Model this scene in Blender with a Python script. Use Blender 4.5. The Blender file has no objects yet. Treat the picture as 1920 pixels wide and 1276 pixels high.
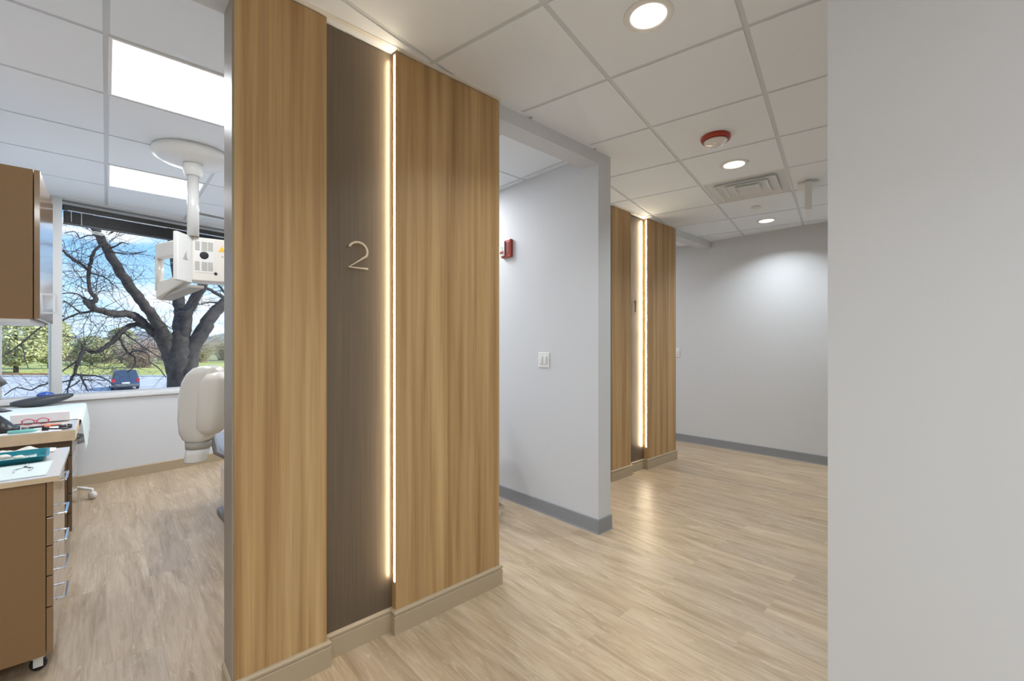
import bpy, bmesh, math, random
from mathutils import Vector, Matrix, noise
C = bpy.context.scene.collection
SC = bpy.context.scene
PI = math.pi
R = math.radians
# ------------------------------------------------------------------ camera
F_PX, CX, CY, EYE = 833.0, 960.0, 646.5, 1.295
YAW = R(47.6)                       # heading of the +X (corridor) axis seen from the camera
cam_d = bpy.data.cameras.new('camera'); cam_d.sensor_width = 36; cam_d.lens = F_PX/1920*36
cam_d.shift_y = (CY-638)/1920; cam_d.clip_start = .02; cam_d.clip_end = 800
cam = bpy.data.objects.new('camera', cam_d); C.objects.link(cam)
cam.location = (0, 0, EYE); cam.rotation_euler = (PI/2, 0, -(PI/2-YAW)); SC.camera = cam
# ------------------------------------------------------------------ look
SC.view_settings.view_transform = 'Standard'; SC.view_settings.look = 'None'
SC.view_settings.exposure = 0.0; SC.view_settings.gamma = 1; SC.view_settings.use_curve_mapping = False
SC.cycles.max_bounces = 10; SC.cycles.diffuse_bounces = 6; SC.cycles.glossy_bounces = 4
SC.cycles.transparent_max_bounces = 12; SC.cycles.sample_clamp_indirect = 6
SC.cycles.use_denoising = True
# light levels
P_DOWN, P_PANEL, S_LENS, S_LED, SKY, SUN = 10.0, 18.0, 6.0, 58.0, 1.45, 5.0
# ------------------------------------------------------------------ world: blue sky with drifting cloud
W = bpy.data.worlds.new('sky'); SC.world = W; W.use_nodes = True
nt = W.node_tree; nt.nodes.clear(); N = nt.nodes.new; L = nt.links.new
out = N('ShaderNodeOutputWorld'); bg = N('ShaderNodeBackground'); tc = N('ShaderNodeTexCoord')
sep = N('ShaderNodeSeparateXYZ'); L(tc.outputs['Generated'], sep.inputs[0])
cr = N('ShaderNodeValToRGB'); L(sep.outputs['Z'], cr.inputs[0])
e = cr.color_ramp.elements
e[0].position = .0; e[0].color = (.66, .80, .95, 1); e[1].position = .5; e[1].color = (.10, .30, .74, 1)
x = e.new(.06); x.color = (.52, .74, .96, 1); x = e.new(.2); x.color = (.21, .50, .93, 1)
mp = N('ShaderNodeMapping'); mp.inputs['Scale'].default_value = (2.4, 2.4, 7.5); mp.inputs['Location'].default_value = (.7, .3, .15)
L(tc.outputs['Generated'], mp.inputs[0])
ns = N('ShaderNodeTexNoise'); ns.inputs['Scale'].default_value = 1.5; ns.inputs['Detail'].default_value = 6; ns.inputs['Roughness'].default_value = .55
L(mp.outputs[0], ns.inputs['Vector'])
c2 = N('ShaderNodeValToRGB'); L(ns.outputs['Fac'], c2.inputs[0]); c2.color_ramp.elements[0].position = .50; c2.color_ramp.elements[1].position = .66
mx = N('ShaderNodeMix'); mx.data_type = 'RGBA'; L(c2.outputs[0], mx.inputs['Factor']); L(cr.outputs[0], mx.inputs[6]); mx.inputs[7].default_value = (.95, .95, 1.0, 1)
L(mx.outputs[2], bg.inputs[0]); bg.inputs[1].default_value = SKY; L(bg.outputs[0], out.inputs[0])
# ------------------------------------------------------------------ sun (from behind the facade, never through the window)
sd = bpy.data.lights.new('sun', 'SUN'); sd.energy = SUN; sd.angle = R(1); sd.color = (1, .95, .86)
sun = bpy.data.objects.new('sun', sd); C.objects.link(sun); sun.location = (30, -10, 30)
sun.rotation_euler = Vector((-.72, .42, -.62)).to_track_quat('-Z', 'Y').to_euler()

# ================================================================== materials
def mat(name, col, rough=.5, metal=0, coat=0, spec=.5, bump=0, bscale=60, var=0, vscale=4, emit=None, es=0, sheen=0, trans=0, alpha=1):
    m = bpy.data.materials.new(name); m.use_nodes = True
    t = m.node_tree; b = t.nodes['Principled BSDF']
    b.inputs['Base Color'].default_value = (*col, 1); b.inputs['Roughness'].default_value = rough
    b.inputs['Metallic'].default_value = metal; b.inputs['Coat Weight'].default_value = coat
    b.inputs['Coat Roughness'].default_value = .08; b.inputs['Specular IOR Level'].default_value = spec
    b.inputs['Transmission Weight'].default_value = trans; b.inputs['Alpha'].default_value = alpha
    tc = t.nodes.new('ShaderNodeTexCoord')
    if var:
        n = t.nodes.new('ShaderNodeTexNoise'); n.inputs['Scale'].default_value = vscale; n.inputs['Detail'].default_value = 4
        t.links.new(tc.outputs['Object'], n.inputs['Vector'])
        r = t.nodes.new('ShaderNodeValToRGB'); t.links.new(n.outputs['Fac'], r.inputs[0])
        r.color_ramp.elements[0].position = .3; r.color_ramp.elements[1].position = .7
        r.color_ramp.elements[0].color = (*[c*(1-var) for c in col], 1); r.color_ramp.elements[1].color = (*[min(1, c*(1+var)) for c in col], 1)
        t.links.new(r.outputs[0], b.inputs['Base Color'])
    if bump:
        n = t.nodes.new('ShaderNodeTexNoise'); n.inputs['Scale'].default_value = bscale; n.inputs['Detail'].default_value = 3
        t.links.new(tc.outputs['Object'], n.inputs['Vector'])
        bm_ = t.nodes.new('ShaderNodeBump'); bm_.inputs['Strength'].default_value = bump; bm_.inputs['Distance'].default_value = .002
        t.links.new(n.outputs['Fac'], bm_.inputs['Height']); t.links.new(bm_.outputs[0], b.inputs['Normal'])
    if emit:
        b.inputs['Emission Color'].default_value = (*emit, 1); b.inputs['Emission Strength'].default_value = es
    return m

def ramp(t, src, stops):
    r = t.nodes.new('ShaderNodeValToRGB'); t.links.new(src, r.inputs[0]); el = r.color_ramp.elements
    el[0].position, el[0].color = stops[0][0], (*stops[0][1], 1); el[1].position, el[1].color = stops[-1][0], (*stops[-1][1], 1)
    for p, c in stops[1:-1]:
        k = el.new(p); k.color = (*c, 1)
    return r.outputs[0]
def noise_node(t, vec, scale, loc, ns=1, det=4, rough=.5, dist=0):
    mp = t.nodes.new('ShaderNodeMapping'); mp.inputs['Scale'].default_value = scale; mp.inputs['Location'].default_value = loc
    t.links.new(vec, mp.inputs[0]); n = t.nodes.new('ShaderNodeTexNoise'); n.inputs['Scale'].default_value = ns
    n.inputs['Detail'].default_value = det; n.inputs['Roughness'].default_value = rough; n.inputs['Distortion'].default_value = dist
    t.links.new(mp.outputs[0], n.inputs['Vector']); return n.outputs['Fac']
def mixc(t, fac, a, b, mode='MIX'):
    m = t.nodes.new('ShaderNodeMix'); m.data_type = 'RGBA'; m.blend_type = mode
    if isinstance(fac, float): m.inputs['Factor'].default_value = fac
    else: t.links.new(fac, m.inputs['Factor'])
    t.links.new(a, m.inputs[6])
    if isinstance(b, tuple): m.inputs[7].default_value = (*b, 1)
    else: t.links.new(b, m.inputs[7])
    return m.outputs[2]

def wood_laminate(name, dark, mid, light, loc=(0, 0, 0)):
    m = bpy.data.materials.new(name); m.use_nodes = True; t = m.node_tree; b = t.nodes['Principled BSDF']
    g = t.nodes.new('ShaderNodeNewGeometry').outputs['Position']
    bands = noise_node(t, g, (22, 22, .5), loc, 1, 3, .55)
    c1 = ramp(t, bands, [(.33, dark), (.5, mid), (.68, light)])
    wide = noise_node(t, g, (7, 7, .25), (3+loc[0], 1, 0), 1, 2, .5)
    c2 = ramp(t, wide, [(.3, (.84, .80, .76)), (.7, (1.05, 1.03, 1.0))])
    col = mixc(t, 1.0, c1, c2, 'MULTIPLY')
    fine = noise_node(t, g, (170, 170, 2.5), loc, 1, 3, .6)
    c3 = ramp(t, fine, [(.3, (.84, .82, .80)), (.55, (1, 1, 1))])
    col = mixc(t, .8, col, c3, 'MULTIPLY')
    t.links.new(col, b.inputs['Base Color']); b.inputs['Roughness'].default_value = .48; b.inputs['Specular IOR Level'].default_value = .35
    return m

def floor_planks():
    m = bpy.data.materials.new('vinyl_plank_floor'); m.use_nodes = True; t = m.node_tree; b = t.nodes['Principled BSDF']
    g = t.nodes.new('ShaderNodeNewGeometry').outputs['Position']
    rot = t.nodes.new('ShaderNodeMapping'); rot.inputs['Rotation'].default_value = (0, 0, -PI/2); t.links.new(g, rot.inputs[0])
    br = t.nodes.new('ShaderNodeTexBrick'); t.links.new(rot.outputs[0], br.inputs['Vector'])
    br.inputs['Scale'].default_value = 1; br.inputs['Brick Width'].default_value = 1.22; br.inputs['Row Height'].default_value = .18
    br.inputs['Mortar Size'].default_value = .0008; br.inputs['Mortar Smooth'].default_value = .3; br.offset = .37; br.offset_frequency = 2
    br.inputs['Color1'].default_value = (0, 0, 0, 1); br.inputs['Color2'].default_value = (1, 1, 1, 1); br.inputs['Mortar'].default_value = (.5, .5, .5, 1)
    # per-plank shift of the grain
    add = t.nodes.new('ShaderNodeVectorMath'); add.operation = 'MULTIPLY_ADD'
    add.inputs[1].default_value = (13, 7, 0); t.links.new(br.outputs['Color'], add.inputs[0]); t.links.new(g, add.inputs[2])
    v = add.outputs[0]
    gr = noise_node(t, v, (7.5, 1.0, 1), (0, 0, 0), 1, 6, .62, 2.0)
    c = ramp(t, gr, [(.30, (.345, .25, .150)), (.5, (.46, .352, .232)), (.70, (.56, .455, .325))])
    fine = noise_node(t, v, (95, 3.0, 1), (2, 5, 0), 1, 4, .65, .6)
    c = mixc(t, .75, c, ramp(t, fine, [(.32, (.80, .77, .74)), (.6, (1.04, 1.04, 1.04))]), 'MULTIPLY')
    pores = noise_node(t, v, (24, 2.6, 1), (9, 1, 0), 1, 6, .68, 2.8)
    c = mixc(t, ramp(t, pores, [(.57, (0, 0, 0)), (.68, (.6, .6, .6))]), c, (.68, .585, .47))
    dk = noise_node(t, v, (42, 3.4, 1), (4, 8, 0), 1, 5, .7, 2.4)
    c = mixc(t, ramp(t, dk, [(.62, (0, 0, 0)), (.72, (.36, .36, .36))]), c, (.27, .185, .11))
    tone = ramp(t, br.outputs['Color'], [(0, (.92, .92, .94)), (1, (1.05, 1.03, 1.0))])
    c = mixc(t, 1.0, c, tone, 'MULTIPLY')
    c = mixc(t, ramp(t, br.outputs['Fac'], [(0, (0, 0, 0)), (1, (.35, .35, .35))]), c, (.3, .22, .15))
    t.links.new(c, b.inputs['Base Color']); b.inputs['Roughness'].default_value = .36; b.inputs['Specular IOR Level'].default_value = .5
    bp = t.nodes.new('ShaderNodeBump'); bp.inputs['Strength'].default_value = .12; bp.inputs['Distance'].default_value = .002
    t.links.new(fine, bp.inputs['Height']); t.links.new(bp.outputs[0], b.inputs['Normal'])
    return m

def brushed(name, col, rough=.35):
    m = bpy.data.materials.new(name); m.use_nodes = True; t = m.node_tree; b = t.nodes['Principled BSDF']
    g = t.nodes.new('ShaderNodeNewGeometry').outputs['Position']
    n = noise_node(t, g, (260, 260, 2), (0, 0, 0), 1, 2)
    c = ramp(t, n, [(.3, tuple(k*.88 for k in col)), (.7, tuple(k*1.1 for k in col))])
    t.links.new(c, b.inputs['Base Color']); b.inputs['Metallic'].default_value = .45; b.inputs['Roughness'].default_value = rough
    return m

def glassmat():
    m = bpy.data.materials.new('window_glass'); m.use_nodes = True; t = m.node_tree; t.nodes.clear()
    o = t.nodes.new('ShaderNodeOutputMaterial'); mi = t.nodes.new('ShaderNodeMixShader'); tr = t.nodes.new('ShaderNodeBsdfTransparent')
    gl = t.nodes.new('ShaderNodeBsdfGlossy'); gl.inputs['Roughness'].default_value = .02; fr = t.nodes.new('ShaderNodeFresnel'); fr.inputs[0].default_value = 1.25
    tr.inputs[0].default_value = (.96, .98, .98, 1)
    t.links.new(fr.outputs[0], mi.inputs[0]); t.links.new(tr.outputs[0], mi.inputs[1]); t.links.new(gl.outputs[0], mi.inputs[2]); t.links.new(mi.outputs[0], o.inputs[0])
    return m

M = dict(
    paint=mat('grey_wall_paint', (.655, .667, .685), .65, bump=.05, bscale=300),
    tile=mat('ceiling_tile_white', (.82, .87, .93), .8, bump=.12, bscale=400),
    tbar=mat('ceiling_grid_white', (.64, .675, .71), .5),
    floor=floor_planks(),
    wood=wood_laminate('teak_laminate', (.36, .215, .092), (.475, .31, .142), (.56, .39, .195)),
    bronze=brushed('bronze_recess_laminate', (.155, .122, .088)),
    tan=mat('tan_baseboard', (.42, .335, .225), .45), grey=mat('grey_vinyl_base', (.27, .28, .295), .5),
    endcap=mat('taupe_end_cap', (.30, .265, .225), .4),
    led=mat('warm_led', (1, .85, .6), .5, emit=(1, .83, .60), es=S_LED),
    led_far=mat('bright_warm_led', (1, .85, .6), .5, emit=(1, .84, .60), es=S_LED*1.7),
    lens=mat('light_lens', (1, 1, 1), .5, emit=(1, .99, .97), es=S_LENS),
    lens_cool=mat('panel_lens', (1, 1, 1), .5, emit=(.95, .98, 1), es=2.6),
    white=mat('white_plastic', (.80, .80, .78), .35), whitemetal=mat('white_enamel', (.74, .74, .72), .3),
    gloss=mat('glossy_ivory_shell', (.72, .69, .64), .22, coat=.8), offwhite=mat('offwhite_shell', (.74, .70, .64), .4),
    pole=mat('pole_enamel', (.66, .66, .64), .25, coat=.5),
    numeral=mat('satin_bronze', (.62, .52, .39), .4, metal=.2),
    shadedbronze=mat('shaded_bronze', (.07, .05, .03), .5),  # numeral bronze with shade put into its colour, for the far digit's unlit face
    red=mat('red_alarm', (.42, .045, .02), .35), darkred=mat('dark_red', (.25, .03, .02), .4),
    clear=mat('clear_strobe_lens', (.80, .76, .74), .12, coat=.6), chrome=mat('chrome', (.72, .76, .80), .12, metal=1),
    alu=mat('window_frame_aluminium', (.56, .56, .55), .4), sill=mat('white_sill', (.70, .70, .70), .4),
    blind=mat('black_blind_slats', (.020, .018, .016), .45), black=mat('black_plastic', (.012, .012, .014), .35),
    darkgrey=mat('dark_grey_rubber', (.05, .055, .06), .4), midgrey=mat('mid_grey_plastic', (.16, .165, .17), .35),
    vinyl=mat('grey_vinyl_upholstery', (.23, .235, .24), .38),
    cab=mat('caramel_laminate_cabinet', (.28, .165, .075), .4, spec=.35), cabfront=mat('glossy_caramel_front', (.28, .165, .075), .22, coat=.7), cabdark=mat('cabinet_shadow_gap', (.06, .035, .02), .5),
    cab2=mat('dark_brown_laminate', (.15, .10, .06), .4), cabdarkfront=mat('glossy_dark_front', (.15, .10, .06), .2, coat=.7),
    top=mat('pale_laminate_worktop', (.66, .60, .55), .25, coat=.5), topedge=mat('maple_worktop_edge', (.76, .60, .40), .4, var=.12, vscale=9),
    paper=mat('mint_paper_bib', (.70, .79, .77), .7), napkin=mat('white_napkin', (.78, .74, .66), .8, bump=.3, bscale=40),
    teal=mat('teal_tray', (.012, .20, .25), .3), steel=mat('steel', (.6, .62, .64), .2, metal=1), box=mat('white_carton', (.82, .80, .80), .6),
    pink=mat('pink_frames', (.65, .08, .16), .2), orange=mat('orange_plastic', (.8, .2, .05), .3), aqua=mat('aqua_sleeve', (.25, .65, .6), .4),
    purple=mat('purple_plastic', (.16, .10, .20), .4), yellow=mat('warning_yellow', (.85, .52, .02), .4), blue=mat('blue_gel', (.03, .10, .42), .15, coat=.7),
    glass=glassmat(), dark=mat('dark_cavity', (.01, .01, .01), .8), ventgrey=mat('vent_grey', (.40, .38, .34), .5),
    bark=mat('dark_bark', (.060, .050, .045), .9, bump=.8, bscale=14, var=.4, vscale=6),
    asphalt=mat('pale_asphalt', (.55, .56, .58), .9, var=.12, vscale=.4), lawn=mat('winter_lawn', (.46, .47, .14), .95, var=.25, vscale=.15),
    field=mat('far_field', (.36, .35, .16), .95, var=.2, vscale=.05), tape=mat('beige_tape', (.6, .42, .24), .5),
)

# ================================================================== mesh helpers
def prop(o, label=None, cat=None, group=None, kind=None):
    if label: o['label'] = label
    if cat: o['category'] = cat
    if group: o['group'] = group
    if kind: o['kind'] = kind
    return o
def thing(name, label, cat, loc=(0, 0, 0), rz=0, group=None, kind=None):
    o = bpy.data.objects.new(name, None); C.objects.link(o); o.empty_display_size = .1
    o.location = loc; o.rotation_euler = (0, 0, rz); return prop(o, label, cat, group, kind)

class MB:
    def __init__(s): s.b = bmesh.new(); s.mi = 0; s.mats = []
    def m(s, mt):
        if mt not in s.mats: s.mats.append(mt)
        s.mi = s.mats.index(mt); return s
    def face(s, vs, smooth=False):
        try:
            f = s.b.faces.new(vs); f.material_index = s.mi; f.smooth = smooth; return f
        except ValueError: return None
    def box(s, a, b, mtx=None):
        (x0, y0, z0), (x1, y1, z1) = a, b
        P = [(x, y, z) for z in (z0, z1) for y in (y0, y1) for x in (x0, x1)]
        v = [s.b.verts.new((mtx @ Vector(p)) if mtx else p) for p in P]
        for q in ((0, 2, 3, 1), (4, 5, 7, 6), (0, 1, 5, 4), (2, 6, 7, 3), (0, 4, 6, 2), (1, 3, 7, 5)): s.face([v[i] for i in q])
        return s
    def prism(s, poly, z0, z1, mtx=None):
        lo = [s.b.verts.new((mtx @ Vector((*p, z0))) if mtx else (*p, z0)) for p in poly]
        hi = [s.b.verts.new((mtx @ Vector((*p, z1))) if mtx else (*p, z1)) for p in poly]
        s.face(lo[::-1]); s.face(hi); n = len(poly)
        for i in range(n): s.face([lo[i], lo[(i+1) % n], hi[(i+1) % n], hi[i]])
        return s
    def loft(s, rings, cap=True, smooth=True, closed=True):
        R_ = [[s.b.verts.new(p) for p in r] for r in rings]
        n = len(R_[0])
        for a, b in zip(R_, R_[1:]):
            for i in range(n if closed else n-1): s.face([a[i], a[(i+1) % n], b[(i+1) % n], b[i]], smooth)
        if cap and closed: s.face(R_[0][::-1]); s.face(R_[-1])
        return s
    def tube(s, pts, r, seg=12, cap=True, smooth=True):
        pts = [Vector(p) for p in pts]; rs = r if isinstance(r, (list, tuple)) else [r]*len(pts)
        rings = []; up = None
        for i, p in enumerate(pts):
            d = (pts[min(i+1, len(pts)-1)]-pts[max(i-1, 0)]).normalized()
            if up is None: up = d.orthogonal().normalized()
            up = (up-d*up.dot(d))
            up = up.normalized() if up.length > 1e-6 else d.orthogonal().normalized()
            w = d.cross(up)
            rings.append([p+(up*math.cos(k*2*PI/seg)+w*math.sin(k*2*PI/seg))*rs[i] for k in range(seg)])
        return s.loft(rings, cap, smooth)
    def lathe(s, prof, c=(0, 0, 0), seg=40, smooth=True, mtx=None):
        rings = []
        for r, z in prof:
            q = [Vector((r*math.cos(k*2*PI/seg), r*math.sin(k*2*PI/seg), z)) for k in range(seg)]
            rings.append([(mtx @ p if mtx else p+Vector(c)) for p in q])
        return s.loft(rings, True, smooth)
    def ball(s, c, r, sc=(1, 1, 1), seg=16, rings=10):
        pr = [(max(1e-4, math.sin(PI*i/rings))*r, -math.cos(PI*i/rings)*r) for i in range(rings+1)]
        mt = Matrix.Translation(c) @ Matrix.Diagonal((*sc, 1))
        return s.lathe(pr, seg=seg, mtx=mt)
    def build(s, name, mt=None, parent=None, bevel=0, bseg=2, sub=0, loc=None):
        bmesh.ops.recalc_face_normals(s.b, faces=s.b.faces)
        me = bpy.data.meshes.new(name)
        if loc:
            for v in s.b.verts: v.co -= Vector(loc)
        s.b.to_mesh(me); s.b.free()
        for q in (s.mats or [mt]): me.materials.append(q)
        o = bpy.data.objects.new(name, me); C.objects.link(o)
        if loc: o.location = loc
        if parent: o.parent = parent
        if bevel:
            d = o.modifiers.new('bevel', 'BEVEL'); d.width = bevel; d.segments = bseg; d.limit_method = 'ANGLE'; d.angle_limit = R(40)
        if sub:
            d = o.modifiers.new('subsurf', 'SUBSURF'); d.levels = sub; d.render_levels = sub
        return o
def struct(o, parentless=True): o['kind'] = 'structure'; return o
def box_struct(name, a, b, mt): return struct(MB().box(a, b).build(name, mt))
def at(px, py, Y):          # point that many metres in front of the camera
    X = (px-CX)*Y/F_PX; s, c = math.sin(YAW), math.cos(YAW)
    return Vector((X*s+Y*c, -X*c+Y*s, EYE-(py-CY)*Y/F_PX))
def clip(poly, P, n):       # keep the side where (p-P).n <= 0
    o = []
    for i, a in enumerate(poly):
        b = poly[(i+1) % len(poly)]
        da = (a[0]-P[0])*n[0]+(a[1]-P[1])*n[1]; db = (b[0]-P[0])*n[0]+(b[1]-P[1])*n[1]
        if da <= 0: o.append(a)
        if (da < 0 < db) or (db < 0 < da):
            t = da/(da-db); o.append((a[0]+(b[0]-a[0])*t, a[1]+(b[1]-a[1])*t))
    return o
def clip_to(poly, zone):    # zone: convex, counter-clockwise
    for i, a in enumerate(zone):
        b = zone[(i+1) % len(zone)]
        poly = clip(poly, a, (b[1]-a[1], a[0]-b[0]))
        if len(poly) < 3: return []
    return poly
def skirt(name, path, mt, prof=None, parent=None, closed=False):
    prof = prof or [(.0, .0), (.013, .0), (.013, .080), (.009, .083), (.009, .086), (.014, .089), (.014, .097), (.009, .103), (0, .104)]
    pts = [Vector((*p, 0)) for p in path]; n = len(pts); offs = []
    for i in range(n):
        dirs = []
        if i > 0: dirs.append((pts[i]-pts[i-1]).normalized())
        if i < n-1: dirs.append((pts[i+1]-pts[i]).normalized())
        nr = [Vector((d.y, -d.x, 0)) for d in dirs]
        if len(nr) == 2:
            m_ = (nr[0]+nr[1]); m_ = m_/max(.2, m_.dot(nr[0])); offs.append(m_)
        else: offs.append(nr[0])
    b = MB()
    b.loft([[pts[i]+offs[i]*d+Vector((0, 0, z)) for d, z in prof] for i in range(n)], True, False)
    return struct(b.build(name, mt, parent))
GREYBASE = [(0, 0), (.012, 0), (.009, .012), (.008, .094), (.006, .100), (0, .101)]

# ================================================================== the setting
CH = 2.62                                   # ceiling height
# window wall: at an angle to the rooms, on the building's own grid
WA = Vector((-.2, 5.68)); WD = Vector((1.2, .232)).normalized(); WN = Vector((-WD.y, WD.x))
def wp(t, off=0): return (WA.x+WD.x*t+WN.x*off, WA.y+WD.y*t+WN.y*off)
TL = (-.66+.2)/WD.x; TR = (2.63+.2)/WD.x
WM = Matrix(((WD.x, WN.x, 0, WA.x), (WD.y, WN.y, 0, WA.y), (0, 0, 1, 0), (0, 0, 0, 1)))   # x along wall, y outwards

struct(MB().prism([(-3, -3), (6, -3), (6, 8), wp(TR, .12), wp(TL, .12), (-3, 5)], -.3, 0).build('floor', M['floor']))

def ceiling(name, zone, org, du, dv, skip=(), rng=14, sk2=()):
    b = MB().m(M['tbar']); b.prism(zone, CH+.0055, CH+.02)
    b.m(M['tile']); g = .0115
    U, V = Vector(du), Vector(dv)
    for i in range(-rng, rng):
        for j in range(-rng, rng):
            if (i, j) in skip: continue
            o = Vector(org)+U*i+V*j; gu, gv = g/.6096*U, g/.6096*V
            q = [o+gu+gv, o+U-gu+gv, o+U+V-gu-gv, o+V+gu-gv]
            if (U.x*V.y-U.y*V.x) < 0: q = q[::-1]
            q = clip_to([tuple(p) for p in q], zone)
            if len(q) >= 3: b.prism(q, CH, CH+.0054)
    return struct(b.build(name))
GO, GV = Vector((1.252, 1.189)), Vector((.5977, .1197)); GU = Vector((.1197, -.5977))
def gcell(a, b_): return GO+GU*(a+.5)+GV*(b_+.5)
VENT = (0, 4)
zoneA = [(-2.9, -2.9), (2.632, -2.9), (2.632, 1.83), (-2.9, 1.83)]
zoneB = [(2.632, -2.9), (5.75, -2.9), (5.75, 2.475), (2.632, 2.475)]
ceiling('ceiling', zoneA, GO, GU, GV)
ceiling('ceiling_far_corridor', zoneB, GO, GU, GV, skip=[VENT])
PAN = [(0, 0), (0, 3), (3, 1), (3, 4)]
RO = (0, 2.566)
zoneR = [(-.66, 1.83), (2.632, 1.83), wp(TR), wp(TL)]
ceiling('ceiling_treatment_room', zoneR, RO, (.6096, 0), (0, .6096), skip=PAN)
zoneC = [(2.632, 2.475), (5.9, 2.475), (5.9, 6.6), (2.632, 6.6)]
ceiling('ceiling_far_room', zoneC, (2.7, 2.9), (.6096, 0), (0, .6096))
struct(MB().prism([(-3, -3), (6, -3), (6, 8), wp(TR, .2), wp(TL, .2), (-3, 5)], CH+.03, CH+.3).build('ceiling_slab', M['tile']))

# portal wall A and its lining
box_struct('wall_portal_near', (.336, 1.900, 0), (1.569, 1.966, CH), M['endcap'])
box_struct('wall_portal_far', (3.546, 2.549, 0), (4.779, 2.615, CH), M['endcap'])
def portal(u0, n0, which, back, led='led'):
    # widths measured from the left edge of the portal
    du, dn = u0, n0
    gr = 'teak laminate wall panels of the two portals'
    for k, (a, b_, wd) in enumerate(((0, .322, 'narrow left'), (.628, 1.239, 'wide right'))):
        o = MB().box((du+a, dn, .06), (du+b_, dn+(.048), CH-.004)).build('wood_panel', M['wood'], bevel=.0015)
        prop(o, f'{wd} teak laminate wall panel of the {which}', 'wall panel', gr)
    o = MB().box((du+.322, dn+.040, .06), (du+.628, dn+.048, CH-.004)).build('bronze_panel', M['bronze'])
    prop(o, f'dark bronze recessed panel lit from one edge, {which}', 'wall panel', 'bronze recessed panels')
    t = thing('led_strip', f'glowing warm vertical light strip, {which}', 'light strip', (du+.624, dn+.02, .22), 0, 'warm light strips')
    MB().box((.0012, -.0165, 0), (.0035, -.0055, CH-.235)).build('channel', M['endcap'], t)
    MB().box((-.0012, -.015, .01), (.0012, -.007, CH-.240)).build('diffuser', M[led], t)
    skirt(f'baseboard_{back}', [(du-.001, dn+.14), (du-.001, dn), (du+.323, dn), (du+.323, dn+.040), (du+.627, dn+.040), (du+.627, dn), (du+1.24, dn), (du+1.24, dn+.14)][::1], M['tan'])
portal(.334, 1.826, 'near portal marked with numeral 2', 'near_portal')
portal(3.544, 2.475, 'far portal marked with numeral 1', 'far_portal', 'led_far')
# end caps of the panel build-up (taupe)
for k, (u, n) in enumerate(((.328, 1.830), (1.569, 1.830), (3.538, 2.479), (4.779, 2.479))):
    box_struct(f'trim_{k+1}', (u, n, 0), (u+.008, n+.138, CH-.002), M['endcap'])

# headers over the openings
HB = 2.54
box_struct('wall_header_left', (-.66, 1.836, HB), (.328, 1.966, CH), M['paint'])
box_struct('wall_header_middle', (1.577, 1.85, HB), (2.49, 1.985, CH), M['paint'])
box_struct('wall_header_between', (2.632, 2.485, HB), (3.538, 2.615, CH), M['paint'])
box_struct('wall_header_far', (4.787, 2.482, HB), (5.72, 2.615, CH), M['paint'])
# partition with its free end towards the corridor
pp = MB(); pp.prism([(2.49, 1.85), (2.632, 1.85), (2.632, 6.15), (2.49, 6.15)], 0, CH); struct(pp.build('wall_partition', M['paint']))
skirt('baseboard_partition', [(2.49, 6.1), (2.49, 1.85), (2.632, 1.85), (2.632, 2.6)], M['grey'], GREYBASE)
# far wall of the corridor
box_struct('wall_far', (5.72, -3, 0), (5.86, 7, CH), M['paint'])
skirt('baseboard_far', [(5.72, 6.9), (5.72, -2.9)], M['grey'], GREYBASE)
# corridor's right side: wall with its corner close to the camera
RC = at(1552, 646, 1.30)
MBr = MB(); MBr.box((RC.x, -3.0, 0), (RC.x+.14, RC.y, CH)); struct(MBr.build('wall_right', M['paint']))
box_struct('wall_right_return', (RC.x+.14, -.75, 0), (5.72, -.6, CH), M['paint'])
# walls closing the space the photo does not show
box_struct('wall_back', (-3, -3, 0), (6, -2.86, CH), M['paint'])
box_struct('wall_corridor_end', (-3, -3, 0), (-2.86, 2.0, CH), M['paint'])
box_struct('wall_corridor_side', (-2.9, 1.836, 0), (-.66, 1.966, CH), M['paint'])
struct(MB().prism([(-.80, 1.85), (-.66, 1.85), wp(TL, .1), (-.8, 5.7)], 0, CH).build('wall_left', M['paint']))
box_struct('wall_far_room', (2.6, 6.15, 0), (5.9, 6.29, CH), M['paint'])

# window wall below and above the glass
SZ0, SZ1 = .835, 2.590
struct(MB().box((TL-.15, 0, 0), (TR+.1, .16, SZ0-.045), WM).build('wall_window', M['paint']))
struct(MB().box((TL-.15, 0, SZ1+.012), (TR+.1, .16, CH+.1), WM).build('wall_window_head', M['alu']))
skirt('baseboard_window', [wp(TL), wp(TR)], M['tan'], [(d, z*.7) for d, z in [(.0, .0), (.012, .0), (.012, .130), (.006, .142), (0, .143)]])
sl = MB(); sl.box((TL, -.025, SZ0-.045), (TR, .16, SZ0-.018), WM); sl.box((TL, .0, SZ0-.018), (TR, .16, SZ0), WM)
struct(sl.build('trim_sill', M['sill'], bevel=.003))
TM = -.128                                           # mullion centre along the wall
def window(name, t0, t1):
    r = thing(name, None, None, kind='structure')
    fw = .022; f = MB()
    f.box((t0, .04, SZ0), (t0+fw, .115, SZ1), WM); f.box((t1-fw, .04, SZ0), (t1, .115, SZ1), WM)
    f.box((t0, .04, SZ1-.03), (t1, .115, SZ1), WM); f.box((t0, .04, SZ0), (t1, .115, SZ0+.012), WM)
    f.build('window_frame', M['alu'], r, bevel=.002)
    MB().box((t0+fw, .075, SZ0+.012), (t1-fw, .079, SZ1-.03), WM).build('window_pane', M['glass'], r)
    return r
window('window_1', TL, TM-.017); window('window_2', TM+.017, 1.62); window('window_3', 1.66, TR)
struct(MB().box((TM-.034, -.004, SZ0), (TM+.034, .13, SZ1+.02), WM).build('trim_mullion', M['alu'], bevel=.004))
struct(MB().box((1.606, -.004, SZ0), (1.674, .13, SZ1+.02), WM).build('trim_mullion_right', M['alu'], bevel=.004))

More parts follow.
